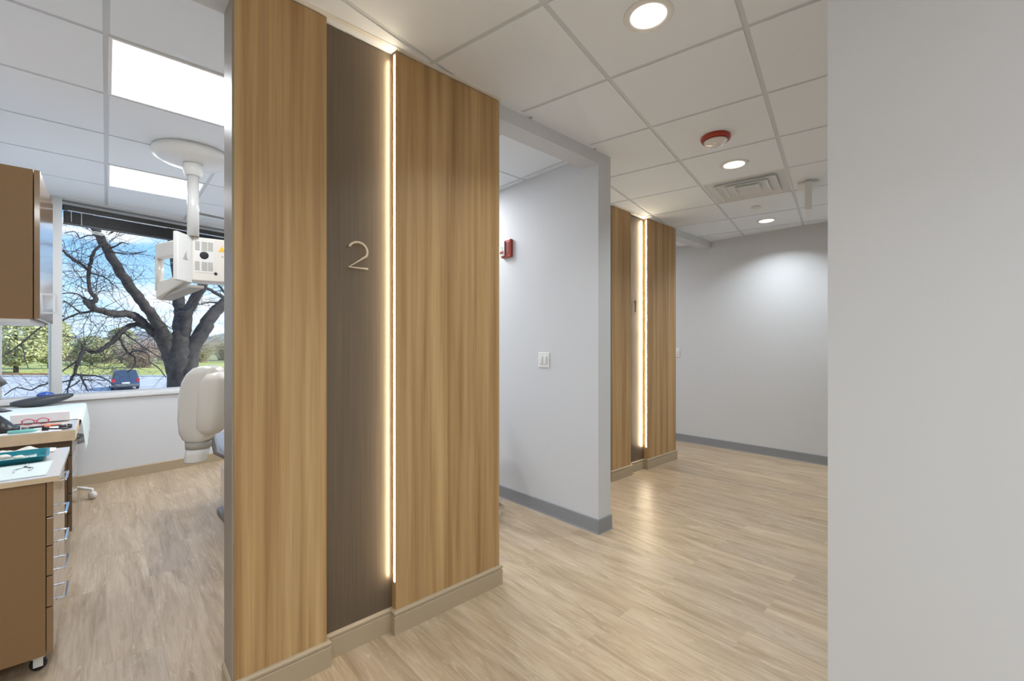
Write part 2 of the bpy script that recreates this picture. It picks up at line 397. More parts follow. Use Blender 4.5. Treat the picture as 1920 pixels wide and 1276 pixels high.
# ------------------------------------------------------------------ blinds, raised to the top
def blind(t0, t1, label):
    r = thing('venetian_blind', label, 'blind', (*wp((t0+t1)/2, .02), SZ1-.03), math.atan2(WD.y, WD.x), 'raised black blinds')
    h = (t1-t0)/2
    b = MB(); b.box((-h, -.020, -.045), (h, .022, 0)); b.build('headrail', M['blind'], r, bevel=.003)
    MB().box((-h+.03, -.024, -.052), (h-.02, -.0215, -.0465)).build('valance_edge', M['sill'], r)
    s = MB()
    for k in range(17):
        z = -.058-k*.0062; s.box((-h+.006, -.018, z), (h-.006, .019, z+.0032))
    s.build('slats', M['blind'], r)
    MB().box((-h+.004, -.020, -.172), (h-.004, .021, -.160)).build('bottom_rail', M['darkgrey'], r, bevel=.003)
    for x in (-h+.12, h-.12, 0):
        MB().box((x-.004, -.0215, -.165), (x+.004, -.0195, -.05)).build('ladder_tape', M['midgrey'], r)
    MB().tube([(-h+.05, -.028, -.05), (-h+.052, -.03, -.15)], .0022, 6).build('wand', M['white'], r)
    return r
blind(TL+.02, TM-.04, 'short end of a black raised blind in the left window pane')
blind(TM+.04, 1.60, 'long black raised venetian blind across the top of the main window')

# ------------------------------------------------------------------ ceiling fixtures
def area(name, loc, size, power, col=(1, 1, 1), shape='DISK', size_y=None, parent=None, spread=PI):
    d = bpy.data.lights.new(name, 'AREA'); d.energy = power; d.color = col; d.shape = shape; d.size = size; d.spread = spread
    if size_y: d.size_y = size_y
    o = bpy.data.objects.new(name, d); C.objects.link(o); o.location = loc
    if parent: o.parent = parent
    return o
def downlight(x, y, label, power=P_DOWN):
    r = thing('recessed_downlight', label, 'ceiling light', (x, y, CH), 0, 'round recessed corridor lights')
    MB().lathe([(.070, 0), (.070, -.004), (.076, -.006), (.094, -.004), (.098, 0)], seg=48).build('trim_ring', M['white'], r)
    MB().lathe([(.0695, 0), (.0695, -.0015), (.0001, -.0016)], seg=48).build('lens', M['lens'], r)
    area('lamp', (0, 0, -.012), .13, power, (.86, .94, 1.0), parent=r, spread=R(130))
    return r
for (a, b_), lab in (((0, 0), 'large bright round ceiling downlight nearest the camera'), ((0, 3), 'middle round ceiling downlight just before the square air vent'),
                     ((0, 6), 'small round ceiling downlight nearest the far wall')):
    p = gcell(a, b_); downlight(p.x, p.y, lab)
for a, b_ in ((0, -3), (0, -6), (3, -3), (2, 6)):        # the same fixtures further along the corridor, outside the frame
    p = gcell(a, b_)
    if p.x > -2.8 and not (p.x > RC.x-.1 and p.y < -.5): downlight(p.x, p.y, 'round recessed ceiling downlight outside the picture')
def led_panel(i, j, label):
    x, y = RO[0]+.6096*(i+.5), RO[1]+.6096*(j+.5)
    r = thing('led_ceiling_panel', label, 'ceiling light', (x, y, CH), 0, 'square panel lights of the treatment room')
    h = .2985; f = MB()
    for a, b_ in (((-h, -h), (h, -h+.014)), ((-h, h-.014), (h, h)), ((-h, -h+.014), (-h+.014, h-.014)), ((h-.014, -h+.014), (h, h-.014))):
        f.box((*a, -.003), (*b_, .008))
    f.build('frame', M['white'], r)
    MB().box((-h+.014, -h+.014, .001), (h-.014, h-.014, .004)).build('diffuser', M['lens_cool'], r)
    area('lamp', (0, 0, -.012), .56, P_PANEL*(1.4 if i == 3 else 1), (.92, .955, 1.0), 'SQUARE', parent=r)
for (i, j), lab in zip(PAN, ('large square panel light nearest the wooden portal', 'square panel light near the window, behind the white pole',
                             'square panel light on the hidden side of the treatment room', 'square panel light on the hidden side of the treatment room')):
    led_panel(i, j, lab)
p = (4.2, 4.2)
for q in ((3.614, 4.12), (4.834, 4.12)):
    r = thing('led_ceiling_panel', 'square panel light in the far room, out of view', 'ceiling light', (q[0], q[1], CH), 0, 'square panel lights of the far room')
    MB().box((-.285, -.285, -.004), (.285, .285, -.001)).build('diffuser', M['lens_cool'], r)
    area('lamp', (0, 0, -.012), .56, P_PANEL, (.97, .975, 1.0), 'SQUARE', parent=r)

for q, w_ in (((-.35, -.9), 22), ((.25, -2.0), 22)):  # unseen panels added as fill to brighten the corridor ceiling and right wall
    r = thing('led_ceiling_panel', 'added fill panel light behind the camera, out of view', 'ceiling light', (q[0], q[1], CH), math.atan2(GV.y, GV.x), 'added fill panel lights behind the camera')
    MB().box((-.285, -.285, -.004), (.285, .285, -.001)).build('diffuser', M['lens_cool'], r)
    area('lamp', (0, 0, -.012), .56, w_, (.90, .95, 1.0), 'SQUARE', parent=r)

# air vent: stepped four-way louvre filling one cell
gv = gcell(*VENT); vr = thing('air_vent', 'square white stepped ceiling air vent behind the middle downlight', 'air vent', (gv.x, gv.y, CH), math.atan2(GV.y, GV.x))
def sqring(b, ho, zo, hi, zi, t=.0025):
    rings = []
    for h, z in ((ho, zo), (hi, zi), (hi, zi+t), (ho, zo+t)):
        rings.append([Vector((sx*h, sy*h, z)) for sx, sy in ((-1, -1), (1, -1), (1, 1), (-1, 1))])
    b.loft(rings+[rings[0]], cap=False, smooth=False)
f = MB(); sqring(f, .303, .005, .290, -.001); sqring(f, .290, -.001, .245, .058); f.build('outer_frame', M['white'], vr)
f = MB(); f.box((-.25, -.25, .060), (.25, .25, .062)); f.build('duct_opening', M['dark'], vr)
for k, (ho, hi, zo, zi) in enumerate(((.226, .192, -.014, .034), (.160, .126, -.014, .034), (.094, .062, -.014, .03))):
    f = MB(); sqring(f, ho, zo, ho-.006, zo, .003); sqring(f, ho-.006, zo, hi, zi); f.build('louvre', M['white'], vr)
f = MB(); f.box((-.05, -.05, .012), (.05, .05, .016))
f.box((-.23, -.004, .03), (.23, .004, .036)); f.box((-.004, -.23, .03), (.004, .23, .036)); f.build('core', M['white'], vr)

# red ceiling alarm
ar = thing('ceiling_fire_alarm', 'round red fire alarm strobe on the corridor ceiling', 'fire alarm', (2.865, 1.215, CH), math.atan2(GV.y, GV.x))
MB().lathe([(.086, 0), (.088, -.014), (.085, -.024), (.078, -.028), (.0001, -.029)], seg=44).build('housing', M['red'], ar)
MB().lathe([(.072, -.028), (.069, -.036), (.050, -.048), (.024, -.060), (.010, -.063), (.0001, -.063)], seg=28).build('strobe_lens', M['clear'], ar)
f = MB(); f.lathe([(.0735, -.028), (.074, -.0315), (.078, -.0315), (.0785, -.028)], seg=36); f.build('sounder_grille', M['darkred'], ar)
f = MB(); f.box((-.004, -.03, -.064), (.004, .03, -.052)); f.box((-.05, -.004, -.056), (.05, .004, -.048)); f.build('flash_tube', M['chrome'], ar, bevel=.002)

# sprinkler cover, exit sign seen from its edge
sp = thing('sprinkler_cover', 'small round flush sprinkler cover on the ceiling past the vent', 'sprinkler', (4.61, 1.57, CH))
MB().lathe([(.04, -.001), (.042, -.010), (.040, -.012), (.0001, -.0125)], seg=32).build('cover_plate', M['white'], sp)
MB().lathe([(.034, .0), (.0335, -.0095), (.0001, -.0096)], seg=32).build('shadow_gap', M['ventgrey'], sp)
ex = thing('exit_sign', 'thin pale hanging sign seen edge-on from the ceiling by the right wall', 'sign', (4.27, 1.055, CH), R(13.7))
MB().box((-.09, -.075, -.020), (.09, .075, 0)).build('canopy', M['white'], ex, bevel=.006)
MB().box((-.15, -.024, -.245), (.15, .024, -.020)).build('sign_body', M['whitemetal'], ex, bevel=.004)
# corridor ceiling edge angle
k = 10
for a, b_ in (((.334, 1.803, CH-.002), (1.576, 1.826, CH+.001)), ((3.544, 2.452, CH-.002), (4.785, 2.475, CH+.001))):
    box_struct(f'trim_{k}', a, b_, M['white']); k += 1

# slot diffuser near the window
sdf = thing('slot_diffuser', 'long white slot air diffuser in the ceiling near the window', 'air vent', (*wp(1.35, -.42), CH), math.atan2(WD.y, WD.x))
MB().box((-.6, -.05, -.003), (.6, .05, 0)).build('frame', M['white'], sdf)
for y in (-.028, 0, .028): MB().box((-.59, y-.006, -.0045), (.59, y+.006, -.003)).build('slot', M['darkgrey'], sdf)

# ------------------------------------------------------------------ numerals
def arc_pts(cx, cz, rx, rz, a0, a1, n): return [(cx+rx*math.cos(R(a0+(a1-a0)*i/n)), cz+rz*math.sin(R(a0+(a1-a0)*i/n))) for i in range(n+1)]
def flat_stroke(b, pts, w, y0, y1):
    # ribbon of constant width in the XZ plane, extruded in y
    n = len(pts); L_, R_ = [], []
    for i, p in enumerate(pts):
        p = Vector(p); d0 = (p-Vector(pts[i-1])).normalized() if i else None; d1 = (Vector(pts[i+1])-p).normalized() if i < n-1 else None
        if d0 is None: d0 = d1
        if d1 is None: d1 = d0
        n0, n1 = Vector((-d0.y, d0.x)), Vector((-d1.y, d1.x)); m_ = n0+n1; m_ = m_/max(.55, m_.dot(n0))
        L_.append(p+m_*w/2); R_.append(p-m_*w/2)
    rings = [[Vector((l.x, y0, l.y)), Vector((r_.x, y0, r_.y)), Vector((r_.x, y1, r_.y)), Vector((l.x, y1, l.y))] for l, r_ in zip(L_, R_)]
    b.loft(rings, True, False)
n2 = thing('door_numeral', 'bronze numeral 2 standing off the bronze panel of the near portal', 'numeral', (.796, 1.866, 1.674), 0)
pts = arc_pts(0, .023, .041, .038, 158, -28, 22)+[(-.040, -.049), (.044, -.049)]
b = MB(); flat_stroke(b, pts, .0085, -.020, -.013); b.build('digit', M['numeral'], n2, bevel=.0006)
for x, z in ((-.006, .0595), (.0, -.049)): MB().tube([(x, -.014, z), (x, 0, z)], .0025, 8).build('standoff', M['numeral'], n2)
n1 = thing('door_numeral', 'small shaded bronze numeral 1 on the lit bronze panel of the far portal', 'numeral', (3.985, 2.515, 1.687), 0)
b = MB(); flat_stroke(b, [(-.016, .044), (0, .056), (0, -.056)], .010, -.022, -.013); b.build('digit', M['shadedbronze'], n1, bevel=.0006)
for z in (.048, -.05): MB().tube([(0, -.014, z), (0, 0, z)], .003, 8).build('standoff', M['numeral'], n1)

# ------------------------------------------------------------------ wall devices (on faces whose normal is -X)
def switch(loc, gangs, label):
    r = thing('light_switch', label, 'light switch', loc, 0, 'white wall switches')
    w = .035+.023*(gangs-1)*1.0 if gangs > 1 else .035
    MB().box((-.006, -w, -.058), (0, w, .058)).build('cover_plate', M['white'], r, bevel=.003)
    for g in range(gangs):
        y = (g-(gangs-1)/2)*.046
        b = MB(); b.box((-.0095, y-.016, -.034), (-.006, y+.016, .034)); b.build('rocker', M['whitemetal'], r, bevel=.0015)
        b = MB(); b.box((-.014, y-.010, -.026), (-.0095, y+.0085, .026)); b.build('paddle', M['white'], r, bevel=.002)
    return r
switch((2.49, 2.361, 1.18), 2, 'white double light switch on the grey partition wall')
switch((5.72, 2.935, 1.19), 1, 'small white single light switch on the far wall beside the wooden portal')
fa = thing('wall_fire_alarm', 'red and clear fire alarm strobe high on the grey partition wall', 'fire alarm', (2.49, 2.775, 2.10))
b = MB(); b.box((-.030, -.060, -.075), (0, .060, .075)); b.build('housing', M['red'], fa, bevel=.008)
b = MB(); b.box((-.046, .0, -.062), (-.030, .056, .062)); b.build('strobe_lens', M['clear'], fa, bevel=.008)
b = MB(); b.box((-.0335, -.045, -.05), (-.030, -.008, .05)); b.build('sounder_grille', M['darkred'], fa, bevel=.001)
MB().box((-.0475, .018, -.012), (-.046, .044, .014)).build('flash_tube', M['chrome'], fa)
b = MB(); b.box((-.0475, .008, -.045), (-.0465, .050, -.022)); b.build('marking', M['darkred'], fa)

# ================================================================== treatment room
TOPZ = .779
def bar_pull(par, x, y0, y1, z):
    b = MB(); b.box((x+.024, y0, z-.004), (x+.032, y1, z+.004)); b.box((x, y0, z-.004), (x+.024, y0+.008, z+.004)); b.box((x, y1-.008, z-.004), (x+.024, y1, z+.004))
    return b.build('handle', M['chrome'], par, bevel=.0008)
def caster(par, x, y, mt):
    c = thing('caster', None, None, (x, y, 0)); c.parent = par
    MB().lathe([(.0001, -.012), (.020, -.012), (.0255, -.006), (.0255, .006), (.020, .012), (.0001, .012)], seg=24, mtx=Matrix.Translation((0, 0, .0262)) @ Matrix.Rotation(PI/2, 4, 'X')).build('wheel', mt, c)
    b = MB(); b.box((-.018, -.018, .052), (.018, .018, .076)); b.box((-.014, .0135, .018), (.014, .0165, .060)); b.box((-.014, -.0165, .018), (.014, -.0135, .060)); b.build('fork', M['white'], c, bevel=.002)
    return c
def cart(loc, zb, label, wheels, length=.646, zt=.757, mt='cab', pulls=5, group=None):
    # local origin: near right corner of the body on the floor; body extends -X and +Y; front face looks +X
    r = thing('dental_cart', label, 'cabinet', loc, 0, group)
    MB().box((-.44, 0, zb), (-.021, length, zt)).build('body', M[mt], r, bevel=.001)
    zs = [zt, .616, .502, .384, .261, zb]
    for k_, (a, b_) in enumerate(zip(zs, zs[1:])):
        d = MB().box((-.019, .002, b_+.003), (0, length-.002, a-.002)).build('drawer', M['cabfront' if mt == 'cab' else 'cabdarkfront'], r, bevel=.0015)
        if k_ < pulls: bar_pull(d, 0, .14, .30, a-.030)
    if wheels:
        for x, y in ((-.045, .06), (-.40, .06), (-.045, length-.06), (-.40, length-.06)): caster(r, x, y, M['black'])
    else: MB().box((-.42, .03, 0), (-.05, length-.03, zb)).build('toe_kick', M['cabdark'], r)
    return r
c1 = cart((-.155, 2.524, 0), .076, 'caramel brown drawer cart on black casters nearest the doorway', True)
b = MB(); b.m(M['top']).box((-.46, -.014, .760), (.018, .656, TOPZ)); b.m(M['topedge']).box((-.46, -.0165, .7585), (.018, -.014, TOPZ-.001)); b.build('worktop', None, c1)
c2 = cart((-.155, 3.835, 0), .15, 'dark brown drawer cabinet under the long worktop by the window', False, zt=.716, mt='cab2', pulls=1)
b = MB(); b.m(M['top']).box((-.655, 3.795, .723), (-.142, 5.55, TOPZ)); b.m(M['topedge']).box((-.655, 3.790, .717), (-.142, 3.795, TOPZ-.001)); b.box((-.142, 3.79, .723), (-.139, 5.55, TOPZ-.001))
prop(b.build('worktop', None), 'long pale worktop with maple edge running to the window', 'worktop')
b = MB(); b.box((-.65, 3.84, 0), (-.60, 5.5, .723)); prop(b.build('support_panel', M['cab']), 'brown panel holding up the long worktop along the left wall', 'panel')

# wall cabinet: one unit, side towards the camera, glossy door
wc = thing('wall_cabinet', 'caramel brown wall cabinet hanging at the left edge of the room', 'cabinet', (-.21, 2.771, 1.405))
MB().box((-.449, 0, 0), (-.021, .62, .637)).build('body', M['cab'], wc, bevel=.001)
MB().box((-.449, .001, -.012), (-.03, .615, 0)).build('underside', M['white'], wc)
d = MB().box((-.018, .0, .002), (0, .62, .637)).build('door', M['cabfront'], wc, bevel=.0015)
b = MB(); b.box((.022, .40, .045), (.030, .408, .145)); b.box((0, .40, .045), (.022, .408, .053)); b.box((0, .40, .137), (.022, .408, .145)); b.build('handle', M['chrome'], d)

# ------------------------------------------------------------------ ceiling-hung x-ray unit
xr = thing('dental_xray_unit', 'white ceiling-hung dental x-ray unit with box head and hanging tube', 'x-ray machine', (.443, 3.755, 0))
def xp(px, py, Y): v = at(px, py, Y); return v-Vector((.443, 3.755, 0))
MB().lathe([(.225, CH-.001), (.230, CH-.020), (.226, CH-.045), (.19, CH-.066), (.10, CH-.078), (.0001, CH-.080)], seg=56).build('canopy', M['whitemetal'], xr)
MB().lathe([(.060, CH-.07), (.058, CH-.12), (.050, CH-.155), (.044, CH-.16), (.0001, CH-.16)], seg=32).build('collar', M['whitemetal'], xr)
MB().tube([(0, 0, CH-.15), (0, 0, 2.046)], .0345, 32).build('pole', M['pole'], xr)
# box head: camera-facing panel runs towards the hidden right, end cap on the left
A_ = xp(359.5, 0, 3.07); B_ = xp(470, 0, 3.27); Cc = xp(333, 0, 2.92)
z0, z1 = 1.742, 2.046
ux = Vector((B_.x-A_.x, B_.y-A_.y)); ux.normalize(); un = Vector((-ux.y, ux.x))
if un.dot(Vector((.67, .74))) < 0: un = -un
hb = MB(); a2, b2 = Vector((A_.x, A_.y)), Vector((B_.x, B_.y))
hb.prism([tuple(a2), tuple(b2), tuple(b2+un*.20), tuple(a2+un*.20)], z0, z1)
head = hb.build('control_box', M['offwhite'], xr, bevel=.008, bseg=3)
c2d = Vector((Cc.x, Cc.y)); dcap = (a2-c2d).normalized(); ncap = Vector((-dcap.y, dcap.x))
if ncap.dot(Vector((.128, 1.237))) < 0: ncap = -ncap
hb = MB(); hb.prism([tuple(c2d), tuple(a2+dcap*.008), tuple(a2+dcap*.008+ncap*.03), tuple(c2d+ncap*.03)], z0-.018, z1+.0)
capb = hb.build('end_cover', M['whitemetal'], xr, bevel=.006, bseg=3)
# panel details on the box face
HM = Matrix(((ux.x, un.x, 0, a2.x), (ux.y, un.y, 0, a2.y), (0, 0, 1, 0), (0, 0, 0, 1)))
def hx(x0, x1, zz0, zz1, m_, name, par=xr, y=-.0016):
    return MB().box((x0, y, zz0), (x1, -y*.2, zz1), HM).build(name, m_, par)
hx(.014, .128, 1.802, 2.030, M['whitemetal'], 'vent_plate')
for row in (1.955, 1.815):
    for x0, x1 in ((.018, .045), (.056, .088), (.092, .122)): 
        b = MB()
        for k in range(7): b.box((x0, -.0026, row+k*.009), (x1, -.0014, row+k*.009+.006), HM)
        b.build('vent_grille', M['ventgrey'], xr)
rotf = HM @ Matrix.Rotation(PI/2, 4, 'X')
MB().lathe([(.026, .0005), (.026, .004), (.020, .0045), (.0001, .0045)], seg=28, mtx=HM @ Matrix.Translation((.071, 0, 1.922)) @ Matrix.Rotation(PI/2, 4, 'X')).build('fan_port', M['black'], xr)
MB().lathe([(.010, .0005), (.010, .004), (.0001, .0045)], seg=20, mtx=HM @ Matrix.Translation((.138, 0, 1.800)) @ Matrix.Rotation(PI/2, 4, 'X')).build('key_hole', M['black'], xr)
def tri(cx, cz, s, m_, name, y=-.002, MTX=HM):
    b = MB(); rr = [[MTX @ Vector((cx+dx*s, yy, cz+dz*s)) for dx, dz in ((-.55, -.42), (.55, -.42), (0, .58))] for yy in (y, y*.3)]
    b.loft(rr, True, False); return b.build(name, m_, xr)
tri(.175, 1.975, .040, M['yellow'], 'warning_triangle'); tri(.178, 1.925, .014, M['ventgrey'], 'small_triangle')
# triangle emblem of slanting bars on the end cover
CM = Matrix(((dcap.x, ncap.x, 0, c2d.x), (dcap.y, ncap.y, 0, c2d.y), (0, 0, 1, 0), (0, 0, 0, 1)))
Lc = (a2-c2d).length
b = MB()
for k in range(4):
    x0 = Lc*.36+k*Lc*.10; zt = 1.918-k*.014
    b.loft([[CM @ Vector((x, yy, z)) for x, z in ((x0, 1.872), (x0+.010, 1.872), (Lc*.60+.004, zt+.012), (Lc*.60-.004, zt+.006))] for yy in (-.0018, -.0004)], True, False)
b.build('emblem', M['ventgrey'], xr)
# looped arm on the left: upper arm, upright grip, lower arm
u0 = xp(336, 470, 3.0); 
def slab(b, p, q, hz0, hz1, w):    # tapering bar from p to q (heights hz), width w across
    d = Vector((q.x-p.x, q.y-p.y)).normalized(); nn = Vector((-d.y, d.x))*w/2
    b.loft([[Vector((c.x+s*nn.x, c.y+s*nn.y, c.z+z)) for s, z in ((1, h), (-1, h), (-1, -h), (1, -h))] for c, h in ((p, hz0), (q, hz1))], True, False)
b = MB(); slab(b, xp(345, 463, 3.03), xp(300, 472, 3.25), .052, .054, .06); b.build('upper_arm', M['offwhite'], xr, bevel=.010, bseg=3)
b = MB(); slab(b, xp(352, 521, 3.12), xp(300, 546, 3.27), .034, .056, .06); b.build('lower_arm', M['offwhite'], xr, bevel=.010, bseg=3)
b = MB(); b.tube([xp(299, 480, 3.25), xp(299, 545, 3.26)], .026, 20); b.build('grip', M['gloss'], xr)
b = MB(); slab(b, xp(370, 537, 3.05), xp(310, 560, 3.34), .010, .012, .085); b.build('cable_tray', M['ventgrey'], xr, bevel=.003)
for (px_, py_) in ((302, 466), (302, 471)):
    q = xp(px_, py_, 3.20); MB().box((q.x-.006, q.y-.006, q.z-.005), (q.x+.006, q.y+.006, q.z+.005)).build('marking', M['ventgrey'], xr)
# hidden articulated arm down to the tube head
b = MB(); b.tube([xp(470, 500, 3.25), xp(560, 520, 2.9), xp(560, 600, 2.6), xp(455, 700, 2.05), xp(436, 735, 2.0)], [.035, .032, .030, .026, .026], 14); b.build('swing_arm', M['offwhite'], xr)
# tube head
def sell(c, a, b_, n, ax, ay, seg=36):
    o = []
    for k in range(seg):
        t = k*2*PI/seg; ct, st = math.cos(t), math.sin(t)
        o.append(c+ax*(a*abs(ct)**(2/n)*(1 if ct >= 0 else -1))+ay*(b_*abs(st)**(2/n)*(1 if st >= 0 else -1)))
    return o
Yp = 1.98; axx = (at(400, 0, Yp)-at(380, 0, Yp)).normalized(); axy = Vector((axx.y*-1, axx.x, 0))
if axy.dot(at(380, 646, 1)-Vector((0, 0, EYE))) < 0: axy = -axy
prof = [(372, 828, .044, .050), (371, 822, .064, .062), (373, 810, .084, .078), (376, 785, .096, .092), (379, 745, .100, .098), (383, 715, .092, .096), (387, 700, .080, .088), (390, 690, .060, .072), (392, 686, .036, .05), (392, 684.5, .006, .01)]
b = MB(); b.loft([sell(xp(px_, py_, Yp), a*.84, c_*.72, 2.9, axx, axy) for px_, py_, a, c_ in prof]); b.build('tube_head', M['gloss'], xr)
prof2 = [(396, 812, .030, .05), (399, 800, .055, .088), (405, 770, .068, .104), (409, 735, .068, .108), (411, 712, .058, .102), (411, 700, .036, .08), (411, 697, .01, .02)]
b = MB(); b.loft([sell(xp(px_, py_, Yp-.012), a*.86, c_*.72, 2.9, axx, axy) for px_, py_, a, c_ in prof2]); b.build('side_shell', M['offwhite'], xr)
b = MB(); b.loft([sell(xp(px_, py_, Yp), a, a, 2, axx, axy) for px_, py_, a in ((372, 826, .050), (372, 833, .049), (371.5, 839, .047))]); b.build('collar_ring', M['ventgrey'], xr)
b = MB(); b.loft([sell(xp(px_, py_, Yp), a, a, 2, axx, axy) for px_, py_, a in ((371.5, 838, .0455), (369, 850, .0445), (366.5, 862, .043), (366, 864.5, .041), (366.3, 862, .037), (370, 845, .037))]); b.build('beam_cone', M['white'], xr)

# ------------------------------------------------------------------ dental chair (only its edges show)
ch = thing('dental_chair', 'grey dental chair behind the near portal, leg rest towards the window', 'dental chair', (.885, 3.83, 0))
def cushion(pts, ws, ts, name, mt, par):   # pts along length, half widths, thickness
    b = MB(); n = len(pts); rg = []
    for i, p in enumerate(pts):
        p = Vector(p); d = (Vector(pts[min(i+1, n-1)])-Vector(pts[max(i-1, 0)])).normalized(); up = Vector((1, 0, 0)).cross(d)
        if up.z < 0: up = -up
        rg.append(sell(p, ws[i], ts[i], 3.2, Vector((1, 0, 0)), up, 32))
    b.loft(rg); return b.build(name, mt, par)
b = MB(); b.prism([(-.24, -.42), (-.14, -.50), (.14, -.50), (.24, -.42), (.26, .22), (.18, .30), (-.18, .30), (-.26, .22)], 0, .045); b.build('floor_plate', M['midgrey'], ch, bevel=.012, bseg=3)
b = MB(); b.loft([sell(Vector((0, y, z)), a, c_, 3, Vector((1, 0, 0)), Vector((0, 1, 0))) for y, z, a, c_ in ((0, .046, .250, .26), (0, .10, .245, .24), (.06, .20, .255, .22), (.06, .36, .25, .21), (.04, .435, .23, .22))]); b.build('pedestal', M['gloss'], ch)
cushion([(0, -.32, .50), (0, -.2, .495), (0, .1, .50), (0, .35, .505), (0, .62, .515), (0, .70, .515), (0, .73, .512)], [.20, .26, .27, .27, .265, .24, .18], [.04, .06, .06, .055, .045, .035, .015], 'seat', M['vinyl'], ch)
cushion([(0, -.30, .53), (0, -.42, .60), (0, -.70, .78), (0, -.98, .95), (0, -1.06, 1.0)], [.2, .25, .26, .23, .15], [.04, .055, .055, .045, .02], 'backrest', M['vinyl'], ch)
cushion([(0, -1.05, 1.02), (0, -1.10, 1.05), (0, -1.26, 1.13), (0, -1.30, 1.15)], [.09, .13, .13, .08], [.02, .04, .04, .02], 'headrest', M['vinyl'], ch)
for s in (-1, 1):
    b = MB(); b.tube([(s*.24, -.25, .50), (s*.33, -.22, .56), (s*.345, -.15, .70), (s*.345, -.05, .72)], .018, 12); b.tube([(s*.345, -.28, .73), (s*.345, .10, .72)], [.026, .030], 14); b.build('armrest', M['vinyl'], ch)

# ------------------------------------------------------------------ stools
def stool(loc, rz, label, base_mt, rb=.22, back=True, arms=5):
    r = thing('operator_stool', label, 'stool', loc, rz, 'grey operator stools on casters')
    for k in range(arms):
        a = k*2*PI/arms; dx, dy = math.cos(a), math.sin(a)
        l = MB().tube([(dx*.03, dy*.03, .105), (dx*rb, dy*rb, .082)], [.017, .011], 10).build('leg', base_mt, r)
        c = MB(); c.ball((dx*rb, dy*rb, .034), .034, (1, .8, 1), 20, 12); c.build('caster', M['gloss'], l)
        c = MB(); c.tube([(dx*rb, dy*rb, .05), (dx*rb, dy*rb, .082)], .008, 8); c.build('stem', base_mt, l)
    MB().tube([(0, 0, .08), (0, 0, .30), (0, 0, .31), (0, 0, .45)], [.030, .028, .016, .016], 18).build('gas_lift', M['chrome'], r)
    b = MB(); b.lathe([(.0001, .452), (.13, .452), (.175, .466), (.188, .49), (.180, .515), (.14, .527), (.0001, .522)], seg=40); b.build('seat', M['vinyl'], r)
    if not back: return r
    b = MB(); b.tube([(0, .08, .455), (0, .22, .47), (0, .25, .56), (0, .235, .66)], .012, 10); b.build('back_support', M['chrome'], r)
    b = MB(); rg = []
    for i in range(9):
        t = (i/8-.5)*1.5; c = Vector((.20*math.sin(t), .05+.17*math.cos(t), .745)); d = Vector((math.cos(t), -math.sin(t), 0)); nn = Vector((math.sin(t), math.cos(t), 0))
        h = .118*(1-abs(i/4-1)**3*.55); rg.append([c+nn*(.022*math.cos(q*PI/8))+Vector((0, 0, h*math.sin(q*PI/8))) for q in range(16)])
    b.loft(rg); b.build('backrest', M['vinyl'], r)
    return r
p = at(110, 900, 3.74); stool((p.x, p.y, 0), R(-42.4), 'stool pushed under the worktop end, one pale ball caster showing', M['white'], .285, False, 3)
stool((2.128, 2.765, 0), R(-6.4), 'grey stool half hidden behind the near portal against the partition', M['midgrey'])

# ------------------------------------------------------------------ things on the carts
def sheet(name, pts_fn, nu, nv, mt, thick=.0012, parent=None):
    b = MB(); V = [[b.b.verts.new(pts_fn(i/nu, j/nv)) for j in range(nv+1)] for i in range(nu+1)]
    for i in range(nu):
        for j in range(nv): b.face([V[i][j], V[i+1][j], V[i+1][j+1], V[i][j+1]], True)
    o = b.build(name, mt, parent); s = o.modifiers.new('solid', 'SOLIDIFY'); s.thickness = thick; s.offset = 1
    return o
random.seed(4)
# near cart
Z = TOPZ
o = sheet('paper_bib', lambda a, b_: Vector((-.56+.385*a, 2.545+.30*b_, Z+.0008+.0006*noise.noise(Vector((a*6, b_*4, 0))))), 16, 10, M['paper'])
prop(o, 'pale mint paper bib flat on the near drawer cart', 'paper bib')
def napf(a, b_):
    h = .012+.016*noise.noise(Vector((a*7, b_*5, 3)))+.008*noise.noise(Vector((a*17, b_*11, 1)))
    e_ = min(1, 5*min(a, 1-a, b_, 1-b_)); return Vector((-.60+.415*a+.01*noise.noise(Vector((a*3, b_*9, 7))), 3.065+.10*b_+.06*a*.3+.012*noise.noise(Vector((a*8, b_*3, 2))), Z+.002+max(0, h)*e_))
prop(sheet('crumpled_napkin', napf, 44, 16, M['napkin']), 'crumpled white paper napkin along the back of the near cart', 'napkin')
tr = thing('instrument_tray', 'teal plastic instrument tray on the near cart', 'tray', (-.405, 2.94, Z+.002), R(3))
def rring(hx_, hy, z, r=.02, n=5):
    o = []
    for cx_, cy_, a0 in ((hx_-r, hy-r, 0), (-hx_+r, hy-r, 90), (-hx_+r, -hy+r, 180), (hx_-r, -hy+r, 270)):
        for i in range(n+1): a = R(a0+90*i/n); o.append(Vector((cx_+r*math.cos(a), cy_+r*math.sin(a), z)))
    return o
b = MB(); b.loft([rring(.195, .092, 0), rring(.205, .102, .022), rring(.212, .109, .024), rring(.212, .109, .026), rring(.203, .100, .0255), rring(.193, .090, .003)]); b.build('tray_body', M['teal'], tr)
b = MB(); b.m(M['paper']).box((-.17, -.07, .0035), (.17, .07, .0045)); b.build('liner', None, tr)
